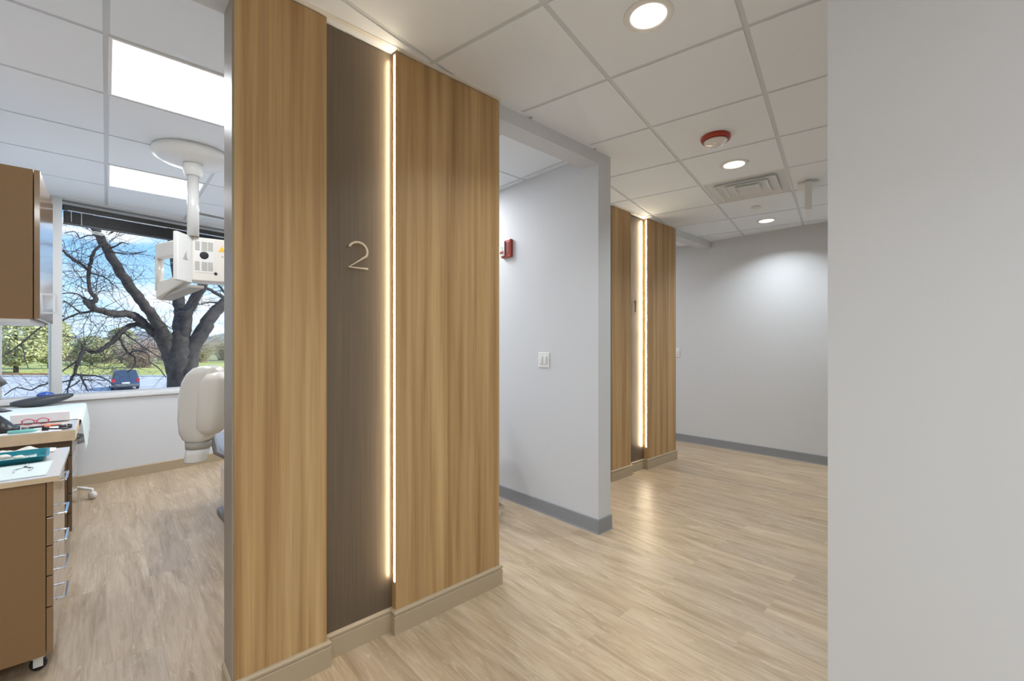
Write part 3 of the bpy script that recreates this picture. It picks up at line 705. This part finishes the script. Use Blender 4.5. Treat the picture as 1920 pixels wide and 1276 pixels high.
for k, (x0, y0, x1, y1) in enumerate(((-.15, -.04, .10, -.055), (-.12, -.01, .14, -.02), (-.10, .03, .13, .02), (-.02, .05, .16, .045), (-.16, .01, .0, -.005))):
    o = MB().tube([(x0, y0, 0), (x0*.7+x1*.3, y0*.7+y1*.3, .0), (x1, y1, .002), (x1+.012, y1+.006, .006)], [.0022, .0032, .0024, .001], 8).build('dental_instrument', M['steel'])
    o.location = (-.405, 2.94, Z+.0105); prop(o, ('long steel instrument at the near side of the teal tray', 'steel instrument across the middle of the teal tray', 'steel instrument at the far side of the teal tray', 'short steel instrument at the back right of the teal tray', 'short steel instrument at the left of the teal tray')[k], 'dental instrument', 'steel instruments in the teal tray')
for k, (x, y, s) in enumerate(((.02, .0, .022), (.07, .02, .018), (-.08, .015, .02), (.12, -.03, .016))):
    b = MB(); b.ball((0, 0, 0), s, (1.3, .9, .45), 12, 8)
    for v in b.b.verts: v.co += Vector((noise.noise(v.co*90), noise.noise(v.co*80+Vector((5, 0, 0))), noise.noise(v.co*70)))*.004
    o = b.build('gauze_wad', M['napkin']); o.location = (-.405+x, 2.94+y, Z+.016+s*.45); prop(o, ('white gauze wad in the middle of the teal tray', 'small gauze wad right of centre in the teal tray', 'white gauze wad left of centre in the teal tray', 'smallest gauze wad at the near right of the teal tray')[k], 'gauze', 'gauze wads in the teal tray')
b = MB()
b.tube([(-.012, 0, .003), (-.02, .05, .003), (-.006, .085, .003), (-.0, .10, .003)], [.0028, .003, .0025, .0025], 8)
b.tube([(.028, .012, .003), (.030, .055, .003), (.010, .085, .003), (.0, .10, .003)], [.0028, .003, .0025, .0025], 8)
b.tube([(.0, .10, .003), (.0, .13, .006), (.005, .145, .010)], [.0035, .003, .001], 8)
o = b.build('forceps', M['steel']); o.location = (-.262, 2.66, Z+.002); o.rotation_euler = (0, 0, R(-6)); prop(o, 'small open steel forceps on the mint paper of the near cart', 'forceps')

# long worktop
o = sheet('drape_sheet', lambda a, b_: (Vector((-.60+(.465*min(a, .72)/.72), 4.32+b_*1.16, Z+.0012+.004*max(0, noise.noise(Vector((a*5, b_*6, 0)))))) if a <= .72 else
          Vector((-.133+.020*math.sin((a-.72)/.28*1.5)+.008*noise.noise(Vector((b_*9, a*3, 2)))+.004, 4.32+b_*1.16-.16*(a-.72)*(.5-b_), Z-.002-(a-.72)/.28*(.20+.06*math.sin(b_*3+.4))))), 40, 30, M['paper'])
prop(o, 'pale mint drape sheet hanging over the front of the long worktop', 'drape')
o = sheet('paper_towel', lambda a, b_: Vector((-.62+.42*a, 3.80+.30*b_, Z+.0012+.0008*noise.noise(Vector((a*6, b_*5, 1))))), 14, 8, M['box']); prop(o, 'white paper towel under the pens at the near end of the long worktop', 'paper towel')
bx = thing('glove_box', 'long low white carton behind the pink glasses', 'box', (-.32, 4.30, Z+.0), R(1))
MB().box((-.135, -.035, .006), (.135, .055, .064)).build('carton', M['box'], bx, bevel=.002)
MB().box((-.09, -.015, .064), (.07, .03, .0652)).build('opening', M['white'], bx)
# glasses
gl = thing('safety_glasses', 'pink framed safety glasses in front of the white carton', 'glasses', (-.334, 4.145, Z+.006), R(4))
def loop(cx_, cz_, rx, rz, y=0, n=22): return [(cx_+rx*math.cos(k*2*PI/n), y, cz_+rz*math.sin(k*2*PI/n)) for k in range(n+1)]
b = MB(); b.tube(loop(-.032, .022, .027, .019), .0026, 8, cap=False); b.tube(loop(.032, .022, .027, .019), .0026, 8, cap=False); b.tube([(-.007, 0, .028), (0, -.002, .031), (.007, 0, .028)], .0024, 8); b.build('frame', M['pink'], gl)
for s in (-1, 1):
    MB().tube([(s*.058, 0, .030), (s*.062, .06, .024), (s*.056, .085, .010)], [.003, .0026, .002], 8).build('temple', M['pink'], gl)
    b = MB(); b.lathe([(.0001, 0), (.0245, 0), (.0245, .001), (.0001, .001)], seg=20, mtx=Matrix.Translation((s*.032, .0, .022)) @ Matrix.Rotation(PI/2, 4, 'X') @ Matrix.Diagonal((1, .72, 1, 1))); b.build('glass_lens', M['glass'], gl)
def pen(x0, y0, x1, y1, r_, mt, label, cap=None, name='marker_pen'):
    q = thing(name, label, 'pen', (x0, y0, Z+.004+r_), math.atan2(y1-y0, x1-x0), 'pens and sleeves on the long worktop'); l = math.hypot(x1-x0, y1-y0)
    MB().tube([(0, 0, 0), (.004, 0, 0), (l*.85, 0, 0), (l, 0, 0)], [r_*.6, r_, r_, r_*.35], 12).build('barrel', mt, q)
    if cap: MB().tube([(l*.0, 0, 0), (l*.34, 0, 0)], r_*1.18, 12).build('cap', cap, q)
pen(-.375, 3.945, -.29, 3.965, .009, M['black'], 'thick black marker lying left of the orange one', M['midgrey'])
pen(-.345, 3.90, -.275, 3.915, .006, M['box'], 'white pen with a black clip near the front of the long worktop', M['black'])
pen(-.30, 3.985, -.255, 3.99, .007, M['orange'], 'short orange and black pen in the middle of the long worktop', M['black'])
pen(-.30, 4.065, -.215, 4.075, .004, M['orange'], 'thin orange pencil in front of the white carton')
pen(-.285, 4.01, -.20, 4.03, .0035, M['darkgrey'], 'thin dark pen behind the looped black cord')
pen(-.42, 3.835, -.30, 3.83, .010, M['aqua'], 'aqua sleeve at the front edge of the long worktop')
# coiled black cord with plug
cd = thing('black_cord', 'black cord with round plug near the front corner of the long worktop', 'cord', (-.215, 3.87, Z+.003))
b = MB(); b.tube([(-.05, -.01, .010), (-.02, -.005, .006)]+[(.03+.026*math.cos(k*PI/7), .01+.026*math.sin(k*PI/7), .006+.0008*k) for k in range(-7, 18)], .0045, 8); b.build('cable', M['black'], cd)
b = MB(); b.tube([(-.07, -.012, .012), (-.04, -.010, .012)], [.012, .011], 14); b.build('plug', M['black'], cd)
b = MB(); b.tube([(.0, .02, .012), (.03, .03, .014)], [.010, .009], 12); b.build('connector', M['darkgrey'], cd)
# black lamp stand at the picture's left edge
ms = thing('loupe_light_stand', 'black desk stand with grey cuffs and leaf-shaped shade at the left edge', 'lamp', (-.475, 3.95, Z+.002))
b = MB(); b.loft([sell(Vector((cx_, 0, z)), a, c_, 3, Vector((1, 0, 0)), Vector((0, 1, 0))) for cx_, z, a, c_ in ((0, 0, .095, .06), (0, .028, .094, .058), (-.006, .032, .080, .052), (-.018, .065, .066, .046), (-.030, .095, .050, .04), (-.03, .115, .03, .028))]); b.build('base', M['black'], ms)
b = MB(); b.loft([sell(Vector((.0+x, 0, z)), a, c_, 2, Vector((0, 1, 0)), Vector((0, 0, 1)), 16) for x, z, a, c_ in ((-.03, .128, .03, .012), (.01, .132, .04, .014), (.035, .126, .026, .009), (.062, .124, .004, .002))]); b.build('spout', M['darkgrey'], ms)
b = MB(); b.tube([(-.045, .0, .10), (-.038, 0, .20), (-.045, 0, .29)], [.028, .022, .018], 18); b.build('stem', M['purple'], ms)
b = MB(); b.tube([(-.035, 0, .155), (-.033, 0, .185)], .0275, 18); b.build('tape_band', M['tape'], ms)
for k, (x, z, a) in enumerate(((-.035, .285, .0), (.0, .305, .35))):
    b = MB(); b.lathe([(.030, -.04), (.034, .03), (.030, .032), (.026, -.038)], seg=24, mtx=Matrix.Translation((x, -.02*k, z)) @ Matrix.Rotation(-.5-a*.3, 4, 'Y')); b.build('cuff', M['midgrey'], ms)
b = MB(); rg = []
for i in range(12):
    t = i/11; w_ = .055*math.sin(PI*min(1, .08+t*.92))**.8; c = Vector((-.055+.01*math.sin(t*3), 0, .33+.19*t))
    rg.append(sell(c, w_, .012+.01*math.sin(PI*t), 2, Vector((1, 0, 0)), Vector((0, 1, 0)), 20))
b.loft(rg); b.build('leaf_shade', M['midgrey'], ms)
# grey boat-shaped cushion with blue gel on the window end of the worktop
bt = thing('wrist_rest', 'dark grey boat-shaped rest with a blue gel dome by the window sill', 'wrist rest', (-.395, 5.43, Z+.010), R(12))
b = MB(); rg = []
for i in range(17):
    t = i/16; x = (t-.5)*.37; w_ = .075*max(.02, math.sin(PI*t))**.55; h = .012+.030*math.sin(PI*t)**.7; rg.append(sell(Vector((x, 0, .026+.045*t*t)), w_, h, 2.4, Vector((0, 1, 0)), Vector((0, 0, 1)), 22))
b.loft(rg); b.build('body', M['darkgrey'], bt)
b = MB(); b.ball((.02, .03, .082), .05, (1.1, .8, .55), 24, 14); b.build('gel_dome', M['blue'], bt)

# ================================================================== outdoors
GZ = -2.6
def gpoly(name, quads, z, mt):
    b = MB(); q = [at(*p) for p in quads]; b.prism([(v.x, v.y) for v in q], z-.05, z); return struct(b.build(name, mt))
def far_pt(px_, Y): v = at(px_, 646.5, Y); return (v.x, v.y)
def ground(name, x0, x1, Y0, Y1, z, mt):
    b = MB(); b.prism([far_pt(x0, Y0), far_pt(x1, Y0), far_pt(x1, Y1), far_pt(x0, Y1)], z-.05, z); return struct(b.build(name, mt))
ground('ground_parking', -900, 1300, 7, 56, GZ, M['asphalt'])
ground('ground_lawn', -900, 1300, 56, 100, GZ+.03, M['lawn'])
ground('ground_field', -900, 1300, 100, 420, GZ+.05, M['field'])
prng = random.Random(11)
tree = MB()
def limb(pts, seg=8, jit=.0):
    # pts: (px, py, Y, width px)
    P = [at(p[0], p[1], p[2]) for p in pts]; r_ = [p[3]*p[2]/F_PX/2 for p in pts]
    # smooth (catmull) + roughness
    Q, QR = [], []
    for i in range(len(P)-1):
        p0, p1, p2, p3 = P[max(i-1, 0)], P[i], P[i+1], P[min(i+2, len(P)-1)]
        for k in range(4):
            t = k/4; Q.append(.5*((2*p1)+(-p0+p2)*t+(2*p0-5*p1+4*p2-p3)*t*t+(-p0+3*p1-3*p2+p3)*t**3)); QR.append(r_[i]*(1-t)+r_[i+1]*t)
    Q.append(P[-1]); QR.append(r_[-1])
    for i in range(1, len(Q)-1):
        a = min(QR[i]*.3, .018)+.003; Q[i] = Q[i]+Vector((prng.uniform(-a, a), prng.uniform(-a, a), prng.uniform(-a, a))); QR[i] *= prng.uniform(.96, 1.05)
    tree.tube(Q, QR, seg); return Q, QR
def twig(p, d, l, r_, depth):
    n = max(3, int(l/.16)); q = [p]; c = p.copy(); dd = d.normalized()
    for i in range(n):
        dd = (dd+Vector((prng.gauss(0, .24), prng.gauss(0, .24), prng.gauss(.02, .22)))).normalized(); c = c+dd*l/n; q.append(c.copy())
        if depth > 0 and prng.random() < .62: twig(c.copy(), (dd+Vector((prng.gauss(0, .8), prng.gauss(0, .8), prng.gauss(0, .8)))).normalized(), l*prng.uniform(.35, .65), r_*.6, depth-1)
    tree.tube(q, [r_*(1-.75*i/n) for i in range(n+1)], 4, cap=False)
LIMBS = [
 [(338, 1000, 14, 46), (337, 800, 14, 44), (338, 735, 14, 42), (339, 700, 14, 42), (340, 672, 14, 44), (340, 650, 14, 36), (338, 620, 14, 24), (338, 590, 14.1, 21), (336, 560, 14.2, 19), (331, 500, 14.4, 18), (325, 440, 14.6, 17), (322, 380, 14.8, 15)],
 [(334, 700, 14, 34), (322, 665, 13.9, 30), (309, 635, 13.7, 26), (303, 618, 13.5, 20), (291, 600, 13.3, 18), (274, 576, 13, 17), (253, 549, 12.7, 17), (234, 523, 12.4, 16), (213, 490, 12.1, 15), (201, 468, 12, 15), (186, 443, 11.8, 14), (174, 420, 11.6, 13), (160, 395, 11.4, 11)],
 [(352, 700, 14, 30), (358, 662, 14.1, 26), (368, 640, 14.2, 25), (383, 615, 14.3, 24), (396, 593, 14.4, 22), (412, 576, 14.6, 20), (430, 562, 14.8, 17), (450, 545, 15, 13)],
 [(341, 665, 14, 22), (345, 628, 14, 20), (351, 590, 14.0, 18), (361, 566, 14, 17), (374, 545, 13.9, 16), (390, 515, 13.8, 14), (405, 480, 13.7, 12)],
 [(316, 652, 13.9, 22), (296, 630, 13.7, 18), (281, 617, 13.5, 15), (265, 602, 13.2, 14), (251, 591, 12.9, 14), (234, 588, 12.6, 13), (213, 588, 12.3, 12), (196, 584, 12.1, 11), (179, 579, 11.9, 11), (168, 571, 11.8, 13), (163, 562, 11.8, 11)],
 [(165, 566, 11.8, 11), (179, 562, 11.8, 8), (170, 547, 11.8, 6.5), (168, 529, 11.8, 6), (167, 510, 11.8, 6), (170, 493, 11.8, 6), (174, 478, 11.8, 5.5), (182, 466, 11.8, 4.5), (191, 456, 11.8, 4)],
 [(166, 505, 11.8, 4.5), (153, 495, 11.7, 4.5), (139, 488, 11.6, 5), (129, 480, 11.5, 4), (118, 470, 11.4, 4), (100, 455, 11.3, 3)],
 [(171, 511, 11.8, 3), (185, 516, 11.7, 2.5), (196, 519, 11.6, 2.2), (212, 533, 11.5, 1.6), (222, 540, 11.5, 1)],
 [(175, 583, 11.9, 5), (151, 587, 11.7, 3.6), (132, 593, 11.6, 3.2), (117, 600, 11.5, 3), (95, 606, 11.4, 2)],
 [(151, 587, 11.7, 3), (137, 575, 11.6, 2.2), (119, 563, 11.5, 2)],
 [(162, 561, 11.8, 3.5), (144, 551, 11.7, 2.4), (130, 549, 11.6, 2), (116, 551, 11.5, 1.8)],
 [(276, 613, 13.4, 11), (262, 608, 13.2, 9), (244, 610, 13, 9), (230, 620, 12.8, 9), (210, 641, 12.6, 8.5), (190, 655, 12.4, 8), (173, 660, 12.3, 7), (162, 654, 12.2, 6), (153, 648, 12.1, 5)],
 [(156, 652, 12.1, 6.5), (148, 675, 12, 6), (140, 698, 11.9, 5), (130, 717, 11.8, 3), (126, 738, 11.8, 2)],
 [(148, 674, 12, 3.4), (132, 685, 11.9, 3), (120, 693, 11.8, 2.6), (105, 705, 11.7, 2)],
 [(139, 700, 11.9, 4), (157, 703, 11.8, 3.4), (180, 704, 11.7, 2.8), (197, 710, 11.6, 2.5), (217, 723, 11.5, 2)],
 [(152, 703, 11.9, 4), (155, 714, 11.8, 3.4), (165, 733, 11.7, 2)], [(150, 712, 11.9, 3), (138, 722, 11.8, 2.2), (122, 730, 11.8, 2)], [(156, 712, 11.9, 3), (175, 712, 11.8, 1.6), (198, 713, 11.8, 1.4)],
 [(223, 628, 12.8, 5), (233, 652, 12.6, 4.2), (242, 663, 12.5, 3.6), (253, 670, 12.4, 2.6), (250, 687, 12.3, 2.2), (238, 698, 12.2, 1.4)],
 [(242, 662, 12.5, 3.4), (252, 658, 12.4, 3), (270, 659, 12.3, 2.8), (280, 667, 12.3, 2.6), (281, 678, 12.2, 2.2), (298, 690, 12.2, 2), (311, 707, 12.1, 1.6)],
 [(230, 622, 12.8, 3), (246, 634, 12.6, 2.4), (262, 645, 12.5, 2), (287, 662, 12.4, 1.8), (306, 673, 12.3, 1.4)],
 [(120, 592, 11.5, 3), (98, 600, 11.4, 3), (75, 614, 11.3, 2.8), (56, 630, 11.2, 2.8), (39, 644, 11.1, 2.6), (12, 664, 11, 2)],
 [(39, 644, 11.1, 2), (44, 658, 11, 1.7), (47, 672, 11, 1.6), (53, 690, 11, 1.2)],
 [(138, 712, 11.9, 3), (118, 715, 11.7, 3), (96, 718, 11.6, 2.8), (75, 722, 11.5, 2.6), (59, 731, 11.4, 2.4), (40, 727, 11.3, 2.2), (27, 728, 11.3, 2), (8, 741, 11.2, 1.6)],
 [(428, 562, 14.8, 7), (407, 550, 14.6, 6), (386, 540, 14.4, 5)], [(425, 556, 14.8, 5), (415, 540, 14.7, 4), (404, 528, 14.6, 3.5)],
 [(413, 570, 14.6, 4), (395, 566, 14.5, 2.6), (372, 571, 14.4, 1.6)],
 [(201, 468, 12, 3), (215, 462, 11.9, 3), (228, 455, 11.8, 2.4), (242, 458, 11.8, 1.5)], [(203, 440, 11.9, 3), (212, 434, 11.8, 2.6), (219, 430, 11.8, 2.4)],
 [(200, 470, 12, 3), (226, 475, 11.9, 2), (250, 476, 11.8, 1.8), (275, 470, 11.8, 1.4)],
 [(185, 441, 11.8, 2.4), (165, 441, 11.7, 2), (150, 446, 11.6, 2), (140, 434, 11.6, 1.6), (120, 437, 11.5, 1.4)],
]
SK = [limb(l, 14 if i < 6 else 8) for i, l in enumerate(LIMBS)]
for i, (Q, QR) in enumerate(SK):
    for k in range(3, len(Q)-1, 2 if i > 4 else 3):
        if i in (0, 2) and k < 20: continue
        for _ in range(1+(prng.random() < .4)):
            d = Vector((prng.gauss(0, 1), prng.gauss(0, .5), prng.gauss(.1, .8)))
            twig(Q[k].copy(), d, prng.uniform(.5, 1.5), min(QR[k]*.3, .012), 2)
to = tree.build('bare_tree', M['bark']); prop(to, 'large dark leafless tree filling the view outside the window', 'tree')

# foliage helpers
def leafy(name, c, rx, rz, n, mt, label, leaf=.28, group='trees beyond the parking lot', cat='tree', trunk=True, seed=1, cone=False):
    rg = random.Random(seed); r = thing(name, label, cat, c, 0, group); b = MB()
    for _ in range(n):
        t = rg.random(); a = rg.uniform(0, 2*PI); z = rg.uniform(0, 1)
        w_ = (1-z*.85) if cone else math.sqrt(max(.02, 1-(2*z-1)**2)); rr = rx*w_*math.sqrt(rg.uniform(.25, 1))
        p = Vector((rr*math.cos(a), rr*math.sin(a), rz*.12+z*rz)); d1 = Vector((rg.gauss(0, 1), rg.gauss(0, 1), rg.gauss(0, .6))).normalized(); d2 = d1.orthogonal().normalized()
        s = leaf*rg.uniform(.5, 1.3); vs = [b.b.verts.new(p+d1*s*x_+d2*s*.5*y_) for x_, y_ in ((-1, 0), (0, -1), (1, 0), (0, 1))]; b.face(vs)
    b.build('foliage', mt, r)
    if trunk: MB().tube([(0, 0, 0), (0, 0, rz*.9)], [rx*.07, rx*.02], 8).build('trunk', M['bark'], r)
    return r
def brush(name, c, rx, rz, n, mt, label, group='bare shrubs beyond the lawn', seed=1):
    rg = random.Random(seed); b = MB()
    for _ in range(n):
        a = rg.uniform(0, 2*PI); p = Vector((rg.uniform(-.5, .5)*rx, rg.uniform(-.3, .3)*rx, 0)); d = Vector((math.cos(a)*.45, math.sin(a)*.45, 1)); q = [p]
        l = rz*rg.uniform(.5, 1.05)
        for k in range(5): d = (d+Vector((rg.gauss(0, .25), rg.gauss(0, .25), 0))).normalized(); p = p+d*l/5; q.append(p)
        b.tube(q, [.05*(1-k/6) for k in range(6)], 3, cap=False)
        for k in (2, 3, 4):
            for _2 in range(3):
                e_ = q[k]+Vector((rg.gauss(0, 1), rg.gauss(0, 1), rg.uniform(0, 1)))*l*.16; b.tube([q[k], (q[k]+e_)/2+Vector((0, 0, .1)), e_], [.03, .02, .01], 3, cap=False)
    o = b.build(name, mt); o.location = c; return prop(o, label, 'shrub', group)
ever = mat('pale_evergreen', (.54, .55, .28), .9, var=.3, vscale=.8); ever2 = mat('dull_evergreen', (.42, .43, .24), .9, var=.3, vscale=.8)
tw1 = mat('pinkish_twigs', (.60, .46, .40), .9); tw2 = mat('tan_twigs', (.60, .52, .38), .9); hillm = mat('hazy_woods', (.34, .35, .36), 1, var=.15, vscale=.05)
def gp(px_, Y): q = far_pt(px_, Y); return (q[0], q[1], GZ)
leafy('evergreen_tree', gp(30, 62), 4.0, 9.0, 5200, ever, 'broad pale green evergreen filling the left window pane', .30, seed=3)
leafy('evergreen_tree', gp(92, 73), 3.0, 7.8, 3000, ever, 'pale green evergreen beside the window mullion', .28, seed=4)
leafy('evergreen_tree', gp(172, 86), 3.0, 5.0, 2600, ever2, 'low dull green evergreen left of the big tree trunk', .28, seed=5)
leafy('evergreen_tree', gp(228, 94), 2.8, 6.8, 2600, ever2, 'taller dull green evergreen in the middle distance', .26, seed=6)
for k, (x, Y, rz, m_) in enumerate(((132, 108, 4.8, tw2), (198, 98, 5.2, tw2), (262, 76, 6.0, tw1), (312, 112, 8.0, tw1), (372, 98, 7.0, tw2), (424, 112, 8.0, tw2))):
    brush('bare_shrub', gp(x, Y), 3.2, rz, 150, m_, ('low tan leafless shrubs just right of the window mullion', 'tan leafless shrubs between the two dull evergreens', 'pinkish leafless shrubs above the parked car', 'pinkish leafless shrubs at the left edge of the big trunk', 'tan leafless shrubs right of the tree trunk', 'tan leafless shrubs at the right end of the window view')[k], seed=k+20)
# hazy wooded hills on the skyline
b = MB()
for k in range(26):
    x = -260+k*44; c = far_pt(x, 330+30*math.sin(k)); b.ball((c[0], c[1], GZ), 10, (2.4, 2.4, 1.0+.35*math.sin(k*1.7)), 14, 8)
hl = b.build('hills', hillm); struct(hl)
# kerb and mulch strips
ground('ground_kerb', -900, 1300, 55.3, 56.3, GZ+.09, M['sill'])
mul = mat('mulch_red', (.30, .13, .07), .95); ground('ground_mulch', -30, 92, 57.5, 60.5, GZ+.07, mul)
# parked car
car = thing('parked_car', 'blue van parked in the lot beside the tree trunk', 'car', (*far_pt(236, 38.5), GZ), R(2))
cp = mat('dark_blue_car_paint', (.03, .07, .16), .25, coat=1); cg = mat('car_glass', (.06, .09, .14), .08)
def cring(x, hw, z0_, z1_, top): return [Vector((-hw, x, z0_)), Vector((hw, x, z0_)), Vector((hw, x, z1_)), Vector((hw*top, x, z1_+.02)), Vector((-hw*top, x, z1_+.02)), Vector((-hw, x, z1_))]
b = MB(); b.loft([cring(0, .88, .34, .92, .97), cring(.12, .94, .25, .98, .97), cring(3.2, .95, .25, 1.0, .97), cring(4.3, .90, .28, .88, .95), cring(4.5, .82, .34, .72, .9)], True, False); b.build('body', cp, car, bevel=.05, bseg=3)
b = MB(); b.loft([[Vector((s*w_, x, z)) for s, w_, z in ((-1, .90, .97), (1, .90, .97), (1, .72, zt), (-1, .72, zt))] for x, zt in ((.08, 1.0), (.32, 1.66), (2.4, 1.68), (3.3, 1.0))], True, False); b.build('cabin', cg, car, bevel=.04, bseg=3)
b = MB(); b.box((-.70, .34, 1.655), (.70, 2.4, 1.70)); b.build('roof', cp, car, bevel=.02)
tl = mat('tail_light_red', (.6, .02, .03), .2)
for s in (-1, 1):
    MB().box((s*.80-.10, -.03, .70), (s*.80+.10, .10, .98)).build('tail_light', tl, car, bevel=.02)
    for y in (.8, 3.6): MB().lathe([(.0001, -.1), (.31, -.1), (.33, -.06), (.33, .06), (.31, .1), (.0001, .1)], seg=24, mtx=Matrix.Translation((s*.84, y, .33)) @ Matrix.Rotation(PI/2, 4, 'Y')).build('wheel', M['black'], car)
MB().box((-.26, -.035, .55), (.26, -.005, .68)).build('number_plate', M['white'], car)
MB().box((-.86, -.06, .34), (.86, .06, .52)).build('bumper', M['midgrey'], car, bevel=.03)
